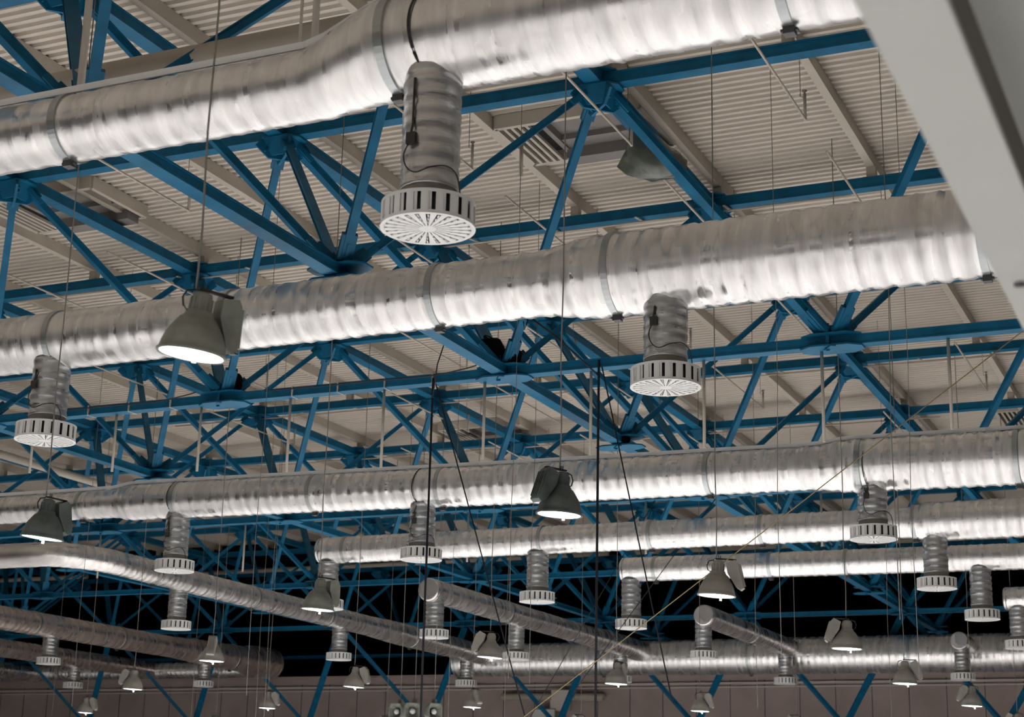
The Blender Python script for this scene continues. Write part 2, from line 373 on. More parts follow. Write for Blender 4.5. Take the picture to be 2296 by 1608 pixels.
# ------------------------------------------------------------------ foil ducts
def radf(steps, x):
    """steps: [(x, r), ...] piecewise linear"""
    if x <= steps[0][0]: return steps[0][1]
    for (a, ra), (b, rb) in zip(steps, steps[1:]):
        if x <= b:
            u = (x-a)/(b-a); u = u*u*(3-2*u); return ra+(rb-ra)*u
    return steps[-1][1]
def duct(name, label, path, steps, straps, foilm, ripple=(.002, .002), seam=False, cap=(False, False), step=.028, mtl='foil_x', axis=0, drops=()):
    """path: list of points (piecewise linear, already rounded); steps: radius against the AXIS coordinate"""
    pts = [Vector(p) for p in path]; L = [0]
    for a, b in zip(pts, pts[1:]): L.append(L[-1]+(b-a).length)
    n = int(L[-1]/step); out = []; R = []; rnd = random.Random(label)
    ph = rnd.random()*6; seg = 0
    for q in range(n+1):
        d = L[-1]*q/n
        while seg < len(pts)-2 and d > L[seg+1]: seg += 1
        p = pts[seg].lerp(pts[seg+1], (d-L[seg])/(L[seg+1]-L[seg])); s_ = p[axis]
        am = ripple[0]+(ripple[1]-ripple[0])*max(0, min(1, q/n*1.25-.2))
        r = radf(steps, s_)*(1+0) + am*math.sin(2*math.pi*d/.125+ph+.5*math.sin(d*3.1)) + am*.6*math.sin(d*2*math.pi/.071+ph) + .0012*(rnd.random()-.5)
        if int(d/.55) != int((d-L[-1]/n)/.55): r += .0028
        out.append(p); R.append(r)
    t = thing(name, label, 'duct', pts[0], 'foil-clad air ducts')
    m = MB(); m.sweep(out, R, 40, True)
    if cap[0]:
        dv = (out[0]-out[1]).normalized(); m.sweep([out[0], out[0]+dv*.03, out[0]+dv*.045], [R[0], R[0]*.97, R[0]*.86], 40, True)
    if cap[1]:
        dv = (out[-1]-out[-2]).normalized(); m.sweep([out[-1], out[-1]+dv*.03, out[-1]+dv*.045], [R[-1], R[-1]*.99, R[-1]*.93], 40, True)
    m.obj('jacket', M[foilm], t)
    for sx in straps:
        q = min(range(n), key=lambda k: abs(out[k][axis]-sx)); q = max(1, min(n-2, q))
        dv = (out[q+1]-out[q-1]).normalized(); r = radf(steps, out[q][axis])+.009
        sm = MB(); c = out[q]
        sm.sweep([c-dv*.0225, c-dv*.0220, c+dv*.0220, c+dv*.0225], [r-.02, r, r, r-.02], 48, False, False)
        so = sm.obj('strap', M['strap'], t)
        MB().box(c+Vector((0, 0, -r-.012)), (.05, .05, .035)).box(c+Vector((0, 0, -r-.01)), (.075, .03, .012)).obj('clamp', M['clamp'], so)
    if seam:
        sm = MB(); pr = [o+Vector((0, .0, radf(steps, o[axis])+.016)) for o in out[::4]]
        for a, b in zip(pr, pr[1:]): sm.bar(a+Vector((0, -.07, -.004)), b+Vector((0, -.07, -.004)), .012, .036)
        sm.obj('seam_flange', M['plastic'], t, label='pale flange along the top of the duct')
    return t
def line(a, b): return [a, b]
duct('air_duct', 'foil duct nearest the camera crossing the top of the photo', [(-9, 6.28, 3.35), (-3.9, 6.28, 3.36), (-3.5, 6.28, 3.475), (1.0, 6.28, 3.49)],
     [(-3.98, .172), (-3.45, .238), (3, .238)], [-5.36, -3.46, -1.62], 'foil_x', (.0008, .0045), seam=True)
duct('air_duct', 'second foil duct crossing behind the large lamp at mid height', [(-12, 9.3, 3.285), (1.5, 9.3, 3.315)],
     [(-4.05, .211), (-3.62, .262), (3, .265)], [-7.82, -6.35, -4.75, -3.5, -1.26], 'foil_x', (.001, .007))
duct('air_duct', 'third foil duct, long and pale, crossing below the blue chords', [(-16, 15.1, 3.36), (-11, 15.1, 3.335), (-6.5, 15.1, 3.265), (1.5, 15.1, 3.19)],
     [(-11.75, .160), (-11.45, .200), (-3.75, .206), (-3.35, .245), (3, .247)], [-12.15, -10.85, -9.1, -7.6, -4.75, -3.3, -1.9], 'foil_x', (.0018, .007), seam=True)
duct('air_duct', 'fourth foil duct with a closed end behind the left lamp', [(-11.02, 18.5, 3.29), (1.5, 18.5, 3.285)],
     [(-3.6, .170), (-3.25, .215), (3, .217)], [-10.65, -7.95, -6.55, -5.2, -3.45], 'foil_x', (.0018, .005), cap=(True, False))
duct('air_duct', 'fifth foil duct starting with a closed end right of centre', [(-7.95, 21.4, 3.34), (1.5, 21.4, 3.29)],
     [(-3, .165), (3, .165)], [-7.5, -5.9, -4.9, -2.6], 'foil_x', (.0018, .003), cap=(True, False))
duct('air_duct', 'short foil duct end showing at the right edge', [(-3.4, 25, 3.26), (1.5, 25, 3.26)],
     [(-3, .165), (3, .165)], [-3.0], 'foil_x', (.0018, .003), cap=(True, False))
bend = [(-22, 17.5, 3.25), (-14.75, 17.5, 3.25)]
for q in range(1, 7):
    a = math.pi/2*q/6*1.0; bend.append((-14.75+.55*math.sin(a), 17.5+.9*(1-math.cos(a)), 3.25))
bend += [(-14.25, 20.2, 3.24), (-14.3, 24.8, 3.22), (-14.5, 31.5, 3.2)]
duct('air_duct', 'foil duct that bends from crossing to running away at left', bend, [(16, .163), (25.5, .17), (27, .2), (40, .2)],
     [19.3, 21.9, 24.2, 27.4], 'foil_y', (.001, .0018), axis=1)
def ylong(label, x, y0, y1, z, steps, straps, cap=(True, False), x2=None, fm='foil_y'):
    duct('air_duct', label, [(x, y0, z), (x2 if x2 is not None else x, y1, z)], steps, straps, fm, (.001, .0018), axis=1, cap=cap)
ylong('foil duct running away from a round cap at the centre of the photo', -11.12, 21.75, 31.5, 3.22, [(20, .172), (28, .172), (29, .20), (40, .20)], [24.4, 27.2, 28.9])
ylong('foil duct running away from a round cap right of centre', -8.12, 25.45, 31.5, 3.2, [(20, .17), (40, .17)], [28])
ylong('short foil duct running away from a round cap at right', -4.92, 29.95, 31.5, 3.2, [(20, .16), (40, .16)], [])
ylong('copper-tinged foil duct at lower left ending in a wide cap', -20.25, 20, 32.0, 3.22, [(20, .205), (28.2, .21), (29.4, .25), (30.6, .27), (31.4, .335), (40, .335)], [24, 26.5, 29, 30.4], (False, True), fm='foil_warm')
ylong('thin foil duct at lower left behind the copper-tinged one', -23.6, 22, 32.3, 3.15, [(20, .18), (40, .19)], [26, 28.5], (False, False), fm='foil_warm')
ylong('furthest left foil duct running into the rear main duct', -26.9, 24, 32.3, 3.1, [(20, .17), (40, .17)], [28], (False, False))
duct('main_duct', 'thick foil main duct crossing at the rear right', [(-15.2, 31.15, 3.13), (3, 31.15, 3.09)], [(-30, .322), (-12, .327), (-8, .343), (3, .343)],
     [-15.3, -12, -9, -6], 'foil_x', (.003, .004), cap=(True, False))
duct('main_duct', 'pale foil main duct crossing at the rear left', [(-36, 32.3, 3.13), (-20.9, 32.3, 3.15)], [(-40, .17), (0, .19)],
     [-31, -27, -24.5], 'foil_x', (.003, .004), cap=(False, True))

# ------------------------------------------------------------------ drops with slotted diffusers
def diffuser_proto(loc, ztop, label, rp=.133, cord=True):
    t = thing('air_diffuser', label, 'diffuser', loc, 'foil drops with slotted round diffusers')
    x, y, z = loc; R = .2128; H = .112
    m = MB(); nr = 46; zz = []; rr = []
    for q in range(nr+1):
        u = q/nr; zz.append((x, y, z+H+.055+(ztop-(z+H+.055))*u)); rr.append(rp+.0025*math.sin(u*(ztop-z)*70)+.0015*math.sin(u*(ztop-z)*31+1))
    m.sweep(zz, rr, 32, True).obj('drop_sleeve', M['foil_z'], t)
    MB().lathe([(rp*.98, z+H-.01), (rp+.012, z+H+.004), (rp+.010, z+H+.02), (rp-.004, z+H+.034), (rp+.002, z+H+.075), (rp-.006, z+H+.08)], (x, y, 0), 36).obj('collar', M['lampwarm'], t)
    h = MB(); n = 20
    for q in range(n):   # slotted rim: solid staves, a sliding shutter, and the dark gap
        a0 = 2*math.pi*q/n; da = 2*math.pi/n
        def stave(r0, r1, u0, u1, z0, z1):
            vs = []
            for rr_ in (r0, r1):
                for kk in range(4):
                    th = a0+da*(u0+(u1-u0)*kk/3)
                    for zq in (z0, z1): vs.append((x+rr_*math.cos(th), y+rr_*math.sin(th), zq))
            fs = []
            for kk in range(3):
                a, b = kk*2, 8+kk*2
                fs += [(a, a+1, a+3, a+2), (b, b+2, b+3, b+1), (a, a+2, b+2, b), (a+1, b+1, b+3, a+3)]
            fs += [(0, 8, 9, 1), (6, 7, 15, 14)]
            h.add(vs, fs)
        stave(R-.006, R, .0, .50, z+.012, z+H-.014)
        stave(R-.013, R-.007, .49, .72, z+.012, z+H-.014)
        stave(R-.006, R, .0, 1.0, z+H-.014, z+H); stave(R-.006, R, 0, 1.0, z, z+.012)
    h.lathe([(R, z+H), (R-.03, z+H+.006), (.10, z+H+.010)], (x, y, 0), 40)
    ho = h.obj('housing', M['plastic'], t)
    MB().lathe([(0.001, z+H-.004), (R-.03, z+H-.004), (R-.03, z+.02), (.001, z+.02)], (x, y, 0), 32).obj('inner_shade', M['slot'], ho)  # dark drum drawn in for the shade behind the slots
    f = MB(); n = 24; zz = z-.004
    f.prism([(x+.042*math.cos(a*math.pi/18), y+.042*math.sin(a*math.pi/18)) for a in range(36)], zz, zz+.006)
    outer = []
    for q in range(n):
        a0 = 2*math.pi*q/n; da = 2*math.pi/n
        def P(r, a): return (x+r*math.cos(a), y+r*math.sin(a))
        f.prism([P(.040, a0), P(.197, a0), P(.197, a0+da*.5), P(.197, a0+da*.60), P(.040, a0+da*.66)], zz, zz+.005)
        for r0, r1 in ((.075, .10), (.115, .14), (.156, .182)):      # louvre tongues standing in each slot
            f.prism([P(r0, a0+da*.80), P(r1, a0+da*.74), P(r1, a0+da*.88), P(r0, a0+da*.92)], zz-.001, zz+.004)
        f.prism([P(.195, a0), P(R+.002, a0), P(R+.002, a0+da*.5), P(R+.002, a0+da), P(.195, a0+da), P(.195, a0+da*.5)], zz, zz+.006)
    f.obj('face_plate', M['plastic'], t)
    if cord:
        c = MB(); c.sweep([(x-.02, y-rp-.008, ztop-.1), (x-.022, y-rp-.008, z+.45), (x-.03, y-rp-.01, z+.40)], .006, 8)
        c.box((x-.025, y-rp-.012, z+.38), (.045, .022, .055))
        pts = [(x-.035, y-rp-.012, z+.36), (x-.05, y-rp-.03, z+.30), (x-.03, y-rp-.04, z+.235), (x+.02, y-rp-.045, z+.20), (x+.08, y-rp-.02, z+.225), (x+.14, y-rp+.02, z+.235), (x+.185, y-.1, z+.19), (x+.195, y-.08, z+.11)]
        c.sweep(smooth(pts), .0035, 6); c.obj('power_cord', M['cable'], t)
    return t
ZD = 2.545
dl = [  # x, y, duct z, cord, label
 (-3.27, 6.25, 3.32, 1, 'large slotted diffuser under the nearest duct, top centre'),
 (-3.19, 9.27, 3.12, 1, 'slotted diffuser under the second duct, right of centre'),
 (-7.87, 9.27, 3.14, 1, 'slotted diffuser under the second duct at the left edge'),
 (-10.86, 15.1, 3.18, 1, 'slotted diffuser under the third duct, left of the bent duct'),
 (-7.83, 15.1, 3.12, 1, 'slotted diffuser under the third duct, behind the black rope'),
 (-3.20, 15.1, 3.04, 1, 'slotted diffuser under the third duct at far right'),
 (-10.92, 18.5, 3.14, 0, 'slotted diffuser hidden half by a lit lamp, left of centre'),
 (-8.0, 18.5, 3.14, 0, 'slotted diffuser under the fourth duct at the centre'),
 (-3.25, 18.5, 3.14, 0, 'slotted diffuser under the fourth duct near the right edge'),
 (-7.86, 21.4, 3.2, 0, 'slotted diffuser under the closed end of the fifth duct'),
 (-3.22, 21.4, 3.2, 0, 'slotted diffuser under the fifth duct near the right edge'),
 (-3.25, 25.0, 3.14, 0, 'slotted diffuser cut by the right edge of the photo'),
 (-14.35, 20.1, 3.14, 0, 'first slotted diffuser under the bent duct at left'),
 (-14.35, 24.8, 3.14, 0, 'second slotted diffuser under the bent duct'),
 (-14.6, 30.3, 3.14, 0, 'last slotted diffuser under the bent duct, before the wall'),
 (-11.12, 21.95, 3.14, 0, 'slotted diffuser below the round cap of the centre duct'),
 (-11.3, 25.3, 3.14, 0, 'slotted diffuser midway along the centre duct'),
 (-11.15, 29.8, 3.14, 0, 'slotted diffuser behind a lamp at the centre duct end'),
 (-8.2, 25.66, 3.14, 0, 'slotted diffuser below the cap of the right-of-centre duct'),
 (-8.2, 30.6, 3.14, 0, 'slotted diffuser at the far end of the right-of-centre duct'),
 (-4.92, 30.16, 3.14, 0, 'slotted diffuser above the lamp at lower right'),
 (-20.3, 24.6, 3.14, 0, 'slotted diffuser under the copper-tinged duct at lower left'),
 (-20.4, 29.7, 3.14, 0, 'slotted diffuser at the far end of the copper-tinged duct'),
 (-23.7, 29.6, 3.14, 0, 'small slotted diffuser under the thin lower left duct'),
]
P1 = {}
for x, y, zt, cd, lab in dl:
    key = (cd, zt)
    if key not in P1: P1[key] = diffuser_proto((x, y, ZD), zt, lab, cord=bool(cd))
    else: dup(P1[key], (x, y, ZD), lab)

for x, y, zc, r, lab in ((-3.29, 6.28, 3.475, .243, 'dark cord wrapped over the nearest duct above its drop'), (-10.88, 15.1, 3.335, .207, 'dark cord over the third duct at its left drop'),
                         (-7.85, 15.1, 3.28, .212, 'dark cord over the third duct at its middle drop'), (-3.22, 15.1, 3.21, .252, 'dark cord over the third duct at its right drop')):
    pts = [(x+.012*math.sin(a*.9), y-r*math.sin(math.radians(a*18)), zc+r*math.cos(math.radians(a*18))) for a in range(0, 9)]
    pts += [(x-.0, y-.145, zc-r-.04), (x-.02, y-.146, 3.0)]
    m = MB(); m.sweep(smooth(pts, 3), .0055 if y < 7 else .005, 6)
    m.obj('power_cord', M['cable'], None, (x, y, zc), label=lab, category='cable')
for q, (xa, xb, lab) in enumerate(((-8.6, -6.35, 'thin cable clipped along the second blue chord, centre part'), (-11.5, -9.4, 'thin cable clipped along the second blue chord at left'))):
    m = MB(); yy = 13.27-.075; m.sweep(smooth([(xa, yy, 3.925), (xa+.7, yy, 3.92), (.5*(xa+xb), yy, 3.925), (xb-.5, yy, 3.92), (xb-.15, yy-.01, 3.95), (xb, yy, 3.98)]), .006, 6)
    m2 = MB()
    for c_ in range(4): m2.box((xa+.3+c_*.5, 13.27, 3.9), (.012, .14, .10))
    t = thing('cable_run', lab, 'cable', (xa, yy, 3.9)); m.obj('cable', M['cable'], t)
    for c_ in range(4): MB().box((xa+.3+c_*.5, 13.27, 3.9), (.010, .142, .102)).obj('tie', M['beige'], t)

# ------------------------------------------------------------------ high-bay lamps
CABLE_TOP = 6.13; LAMP_Z0 = {}
def lamp_proto(kind, label, loc):
    t = thing('high_bay_lamp', label, 'lamp', loc, 'lit high-bay lamps on cables'); x, y, z = loc; R = .1275
    body = {'grey': 'lampgrey', 'dark': 'lampdark', 'warm': 'lampwarm'}[kind]
    m = MB(); m.lathe([(R-.012, z+.0), (R+.004, z-.004), (R+.006, z+.006), (R-.002, z+.014), (R-.006, z+.036), (R-.016, z+.068), (R-.028, z+.094), (R-.032, z+.098), (R-.045, z+.120), (R-.058, z+.138), (.058, z+.146), (.056, z+.152), (.05, z+.160)], (x, y, 0), 40)
    m.lathe([(R-.012, z+.002), (R-.035, z+.08), (.05, z+.13)], (x, y, 0), 32)
    m.obj('reflector', M[body], t)
    nk = MB(); nk.lathe([(.050, z+.155), (.052, z+.165), (.042, z+.170), (.038, z+.225), (.036, z+.235), (.02, z+.241), (.001, z+.242)], (x, y, 0), 24)
    for q in range(12):
        a = q*math.pi/6; nk.box((x+.041*math.cos(a), y+.041*math.sin(a), z+.192), (.008, .004, .05), Matrix.Rotation(a, 3, 'Z'))
    nk.obj('socket_housing', M[body], t)
    bx = MB(); R1 = Matrix.Rotation(math.radians(-16 if kind != 'grey' else -4), 3, 'Y')
    c = Vector((x+.115, y+.01, z+.145))
    prof = [(-.035, .09), (.03, .10), (.045, .075), (.045, -.10), (.02, -.11), (-.005, -.085), (-.04, .02)]
    bx.prism(prof, -.04, .04, R1@Matrix.Rotation(math.radians(90), 3, 'X'), c)
    for q in range(5): bx.box(c+R1@Vector((.05, -.032+.016*q, -.01)), (.012, .005, .15), R1)
    bx.obj('ballast_box', M[body], t)
    br = MB(); br.box((x+.05, y, z+.252), (.14, .03, .008)); br.sweep([(x-.03, y, z+.245), (x-.065, y, z+.235), (x-.078, y, z+.205), (x-.07, y, z+.175), (x-.05, y, z+.16)], .004, 6)
    br.sweep([(x+.0, y, z+.255), (x, y, z+.275), (x+.012, y, z+.275), (x+.012, y, z+.255)], .003, 6)
    br.obj('bracket', M['cable'], t)
    MB().lathe([(.001, z-.004), (R*.5, z-.006), (R-.008, z-.001), (R-.008, z+.003)], (x, y, 0), 40).obj('lens', M['lens'], t)
    cl = MB(); cl.box((x+.03, y-.03, z-.012), (.028, .01, .014)); cl.box((x+.04, y-.03, z-.028), (.014, .01, .02)); 
    cl.obj('lens_clip', M['plastic'], t)
    cb = MB(); cb.sweep([(x, y, z+.25), (x+.006, y, z+.5), (x-.004, y, z+.9), (x+.004, y, z+1.4), (x, y, z+2.2), (x, y, CABLE_TOP)], .0042, 8); co = cb.obj('cable', M['wire'], t); LAMP_Z0[co.data.name] = z
    ld = bpy.data.lights.new('lamp_light', 'SPOT'); ld.energy = LAMP_W; ld.spot_size = math.radians(128); ld.spot_blend = .6; ld.shadow_soft_size = .2; ld.color = (1, .99, .985)
    lo = bpy.data.objects.new('lamp_light', ld); COL.objects.link(lo); lo.parent = t; lo.location = (0, 0, -.05*S)
    return t
LP = {}
def lamp(kind, loc, tilt, spin, label):
    if kind not in LP: t = LP[kind] = lamp_proto(kind, label, loc)
    else: t = dup(LP[kind], loc, label)
    return t, tilt, spin
POST = []
lamps = [ # x,y,z, kind, (tilt about y deg), spin, label
 (-3.58, 4.98, 1.65, 'grey', 8, 60, 'largest lit lamp, grey-green, hanging before the second duct'),
 (-3.56, 8.52, 1.655, 'dark', 4, 240, 'dark lit lamp with a finned box, at the centre before the third duct'),
 (-6.80, 8.07, 1.60, 'dark', 7, 75, 'dusty dark lit lamp near the left edge'),
 (-3.42, 11.0, 1.515, 'warm', 4, 10, 'pale lit lamp with a tilted box, before the fifth duct'),
 (-6.75, 11.3, 1.55, 'grey', 4, 60, 'grey lit lamp in front of a foil drop, left of centre'),
 (-3.27, 14.2, 1.47, 'warm', 2, 200, 'lit lamp with its box on the left, over the rear main duct'),
 (-9.95, 14.6, 1.51, 'warm', 2, 294, 'lit lamp before the copper-tinged duct, ballast box facing the camera'),
 (-7.05, 15.15, 1.55, 'warm', 4, 200, 'lit lamp beside the centre duct, box on its left'),
 (-13.3, 17.8, 1.505, 'warm', 3, 200, 'lit lamp low at left with a wide box on its left'),
 (-6.75, 17.9, 1.51, 'warm', 2, 80, 'lit lamp in front of the centre duct end diffuser'),
 (-10.1, 17.85, 1.505, 'warm', 4, 10, 'lit lamp with box on the right, left of the centre drop'),
 (-3.57, 18.15, 1.50, 'warm', 2, 10, 'lit lamp with box on the right, low at right'),
 (-3.4, 21.4, 1.49, 'warm', 3, 200, 'lit lamp below the lower right diffuser'),
 (-7.15, 22.2, 1.495, 'warm', 2, 10, 'lit lamp at the bottom edge, right of the centre rope'),
 (-17.4, 22.1, 1.505, 'warm', 3, 10, 'lit lamp at the bottom left corner, box on the right'),
 (-13.9, 21.95, 1.55, 'warm', 2, 10, 'lit lamp at the bottom left, right of the V strut'),
 (-10.4, 21.8, 1.535, 'warm', 2, 330, 'lit lamp directly under the last bent duct diffuser'),
]
for x, y, z, kd, tl, sp, lab in lamps:
    POST.append(lamp(kd, (x, y, z), tl, sp, lab))
# lamps whose housings only just reach into the picture at the bottom edge
for (x, y, z), lab in (((-20.6, 25.2, 1.38), 'lamp top at the bottom edge near the left corner'), ((-17.0, 25.2, 1.40), 'lamp top at the bottom edge, second from the left corner'),
                ((-13.6, 25.2, 1.39), 'lamp top at the bottom edge left of the loudspeakers'), ((-10.1, 25.2, 1.40), 'lamp top at the bottom edge below the wall duct'),
                ((-6.6, 25.2, 1.38), 'lamp top at the bottom edge right of centre'), ((-3.35, 25.0, 1.39), 'lamp top at the bottom right corner')):
    POST.append(lamp('warm', (x, y, z), 2, 165, lab))
# the rest of the hall's lamp grid, to the sides, overhead and behind the camera
LX = [3.2, -.1, -3.5, -6.9, -10.3, -13.7, -17.1, -20.5]
n = 0
for y in (-8.5, -4.5, -.5, 3.2):
    for x in (3.2, -2.2, -7.4, -13):
        if visible((x, y, 1.6), 250): continue
        n += 1; POST.append(lamp('warm', (x, y, 1.6), 0, 165, 'pale lit lamp out of frame, hanging over floor place %d of the near part' % n))
for x, y in ((1.5, 9), (1.5, 15), (1.5, 21), (1.5, 28), (-15, 10), (-19, 15), (-24, 20), (-28, 26), (-13, 4), (-20, 8), (-27, 14), (-34, 22)):
    if visible((x, y, 1.6), 120): continue
    n += 1; POST.append(lamp('warm', (x, y, 1.6), 0, 165, 'pale lit lamp out of frame beside the picture, floor place %d' % n))
for t, tl, sp in POST:
    t.rotation_euler = (0, math.radians(tl), 0)
    for c in kids(t):
        if c.name.startswith(('ballast', 'bracket')): c.rotation_euler = (0, 0, math.radians(sp))
        if c.name.startswith('cable'): c.rotation_euler = (0, -math.radians(tl), 0); c.scale = (1, 1, (CABLE_TOP-t.location.z/S)/(CABLE_TOP-LAMP_Z0[c.data.name]))

# ------------------------------------------------------------------ roof hatches
def hatch(x0, x1, y0, y1, label, grille='left'):
    t = thing('roof_hatch', label, 'hatch', (x0, y0, 6.0)); z = 6.0
    m = MB(); T = .05
    m.box((.5*(x0+x1), y0, z+.06), (x1-x0, T, .13)); m.box((.5*(x0+x1), y1, z+.06), (x1-x0, T, .13)); m.box((x0, .5*(y0+y1), z+.06), (T, y1-y0, .13)); m.box((x1, .5*(y0+y1), z+.06), (T, y1-y0, .13))
    m.obj('frame', M['beige'], t)
    g0, g1 = (x0+.05, x0+.33) if grille == 'left' else (x1-.33, x1-.05)
    g = MB()
    for q in range(4): g.box((g0+(g1-g0)*(q+.5)/4, .5*(y0+y1), z+.01), (.03, y1-y0, .03))
    g.obj('grille', M['beige'], t)
    MB().box((.5*(x0+x1), .5*(y0+y1), z+.115), (x1-x0-.02, y1-y0-.02, .02)).obj('recess_shade', M['slot'], t)  # dark sheet drawn in for the shade up the opening
    b = MB(); bx0, bx1 = (x0+.42, x1-.06) if grille == 'left' else (x0+.06, x1-.42)
    b.box((.5*(bx0+bx1), y1-.12, z+.02), (bx1-bx0, .18, .19)); b.box((.5*(bx0+bx1), y1-.30, z+.07), (bx1-bx0, .2, .08))
    b.box((bx0, .5*(y0+y1), z+.06), (.05, y1-y0-.1, .10)); b.box((.5*(bx0+bx1), y0+.35, z+.095), (bx1-bx0, .6, .02)); b.obj('box_duct', M['hatch'], t)
hatch(-5.96, -4.58, 12.62, 13.52, 'grey roof hatch with a side grille behind the large diffuser')
hatch(-11.75, -10.35, 12.50, 13.40, 'roof hatch with slats at the left, below the nearest duct')
hatch(-11.85, -10.45, 23.3, 24.4, 'small distant roof hatch above the centre of the third duct')
hatch(-3.40, -2.0, 24.85, 25.9, 'distant roof hatch at the right edge')
# plastic sheet bag hanging by the first hatch
bg = MB(); prof = [(.0, 5.26), (.10, 5.27), (.17, 5.33), (.19, 5.42), (.165, 5.52), (.11, 5.63), (.06, 5.74), (.03, 5.86)]
n = 28; vs = []
for r, z in prof:
    for q in range(n):
        a = 2*math.pi*q/n; rr = r*(1+.16*math.sin(a*5+z*9)+.08*math.sin(a*9-z*20)); u = (5.86-z)/.6
        vs.append((-4.60+.26*u+rr*math.cos(a)*(1.0+.55*u), 12.5+rr*math.sin(a)*.8, z))
bg.add(vs, [(i*n+q, i*n+(q+1) % n, (i+1)*n+(q+1) % n, (i+1)*n+q) for i in range(len(prof)-1) for q in range(n)], True)
bg.obj('plastic_bag', M['bag'], None, (-4.5, 12.5, 5.3), label='grey plastic sheeting bundled beside the roof hatch, sagging', category='bag')

# ------------------------------------------------------------------ pipes, rods, cables
def rod(name, label, cat, pts, r, mt, group=None, n=10):
    m = MB(); m.sweep(pts, r, n); d = dict(label=label, category=cat)
    if group: d['group'] = group
    return m.obj(name, M[mt], None, pts[0], **d)
# sprinkler branches: long thin rod running away, riser and drop at the far end
k = 0
for xi in range(1, 9):
    X = -1.53-1.46*xi+.01
    for ye in (9.1, 12.05, 15.1, 18.05, 21.15, 24.2):
        if not (visible((X, ye, 5.4), -20) and (visible((X, ye-2, 5.4), 60))): continue
        if (xi*7+int(ye)) % 5 == 0: continue
        t = thing('sprinkler_pipe', 'thin cream sprinkler pipe in roof bay %d away, line %d from the right' % (int(ye/3)-2, xi), 'pipe', (X, ye, 5.4), 'thin cream sprinkler branch pipes')
        MB().sweep([(X, ye-2.35, 5.4), (X, ye, 5.4)], .011, 8).obj('run', M['beige'], t)
        MB().sweep([(X, ye, 5.39), (X, ye, 5.62)], .013, 8).obj('riser', M['beige'], t)
        MB().lathe([(.001, 5.65), (.02, 5.648), (.02, 5.64), (.006, 5.63), (.006, 5.61)], (X, ye, 0), 10).sweep([(X-.035, ye, DZ-.005), (X-.035, ye, 5.6), (X, ye, 5.58)], .003, 6).obj('sprinkler_head', M['hatch'], t); k += 1
for q, (X, ze) in enumerate(((-2.16, 3.1), (-3.20, 3.07), (-4.23, 3.09), (-5.27, 3.10), (-6.31, 3.13), (-7.35, 3.12), (-8.37, 3.14), (-9.39, 3.21), (-10.41, 3.27), (-11.45, 3.32))):
    rod('hanger_post', 'cream vertical post below the second blue chord, %s from the right' % ('first', 'second', 'third', 'fourth', 'fifth', 'sixth', 'seventh', 'eighth', 'ninth', 'tenth')[q], 'post', [(X, 13.3, 3.86), (X, 13.3, ze)], .0135, 'beige', 'cream hanger posts')
for q, X in enumerate((-4.7, -6.9, -9.34, -12.75, -15.2)):
    rod('hanger_post', 'cream vertical post under the third blue chord, %s from the right' % ('first', 'second', 'third', 'fourth', 'fifth')[q], 'post', [(X, 19.3, 3.86), (X, 19.3, 3.2)], .0135, 'beige', 'cream hanger posts')
rod('crossing_pipe', 'long cream pipe crossing before the dark rear roof', 'pipe', [(-11.3-1, 32.9, 5.5), (4, 32.9, 5.5)], .058, 'beige')
rod('crossing_pipe', 'long cream pipe crossing left of centre with a clamp', 'pipe', [(-23.5, 32.9, 5.45), (-12.6, 32.9, 5.50)], .052, 'beige')
rod('crossing_pipe', 'cream pipe at the left edge ending before the bent duct', 'pipe', [(-31, 32.9, 5.5), (-26.2, 32.9, 5.5)], .052, 'beige')
rod('main_pipe', 'thick cream pipe running away at far left above the chords', 'pipe', [(-16.72, 18, 5.0), (-16.75, 24.5, 5.0)], .06, 'beige')
rod('crossing_pipe', 'cream pipe seen just above the nearest duct', 'pipe', [(-9.5, 7.75, 4.43), (-4.4, 7.75, 4.45)], .11, 'beige')
rod('hanger_post', 'thick cream vertical pipe above the nearest duct at far left', 'post', [(-5.73, 6.75, 5.9), (-5.73, 6.75, 3.55)], .022, 'beige')
rod('hanger_post', 'short thick cream pipe above the duct flare', 'post', [(-4.33, 6.9, 5.9), (-4.33, 6.9, 3.9)], .02, 'beige')
rod('hanger_post', 'thin cream rod beside the short thick pipe', 'post', [(-4.42, 6.9, 5.9), (-4.42, 6.9, 3.9)], .009, 'beige')
rod('vent_pipe', 'short hanging cream pipe under the roof hatch grille', 'pipe', [(-5.82, 12.9, 6.0), (-5.82, 12.9, 5.63)], .018, 'beige')
for q, (yy, zz, xa, xb) in enumerate(((14.62, 5.72, -13, -3.2), (23.62, 5.7, -16, -4), (20.6, 5.7, -15, -1))):
    m = MB(); m.sweep([(xa, yy, zz), (xb, yy, zz)], .010, 8)
    for c_ in range(int((xb-xa)/.9)): m.bar((xa+.5+.9*c_, yy-.12, zz+.01), (xa+.5+.9*c_, yy+.14, zz+.05), .022, .012)
    m.obj('conduit', M['beige'], None, (xa, yy, zz), label='thin cream conduit clipped under a crosswise top chord, %s to the camera' % (ORD[0], ORD[2], ORD[1])[q], category='pipe')
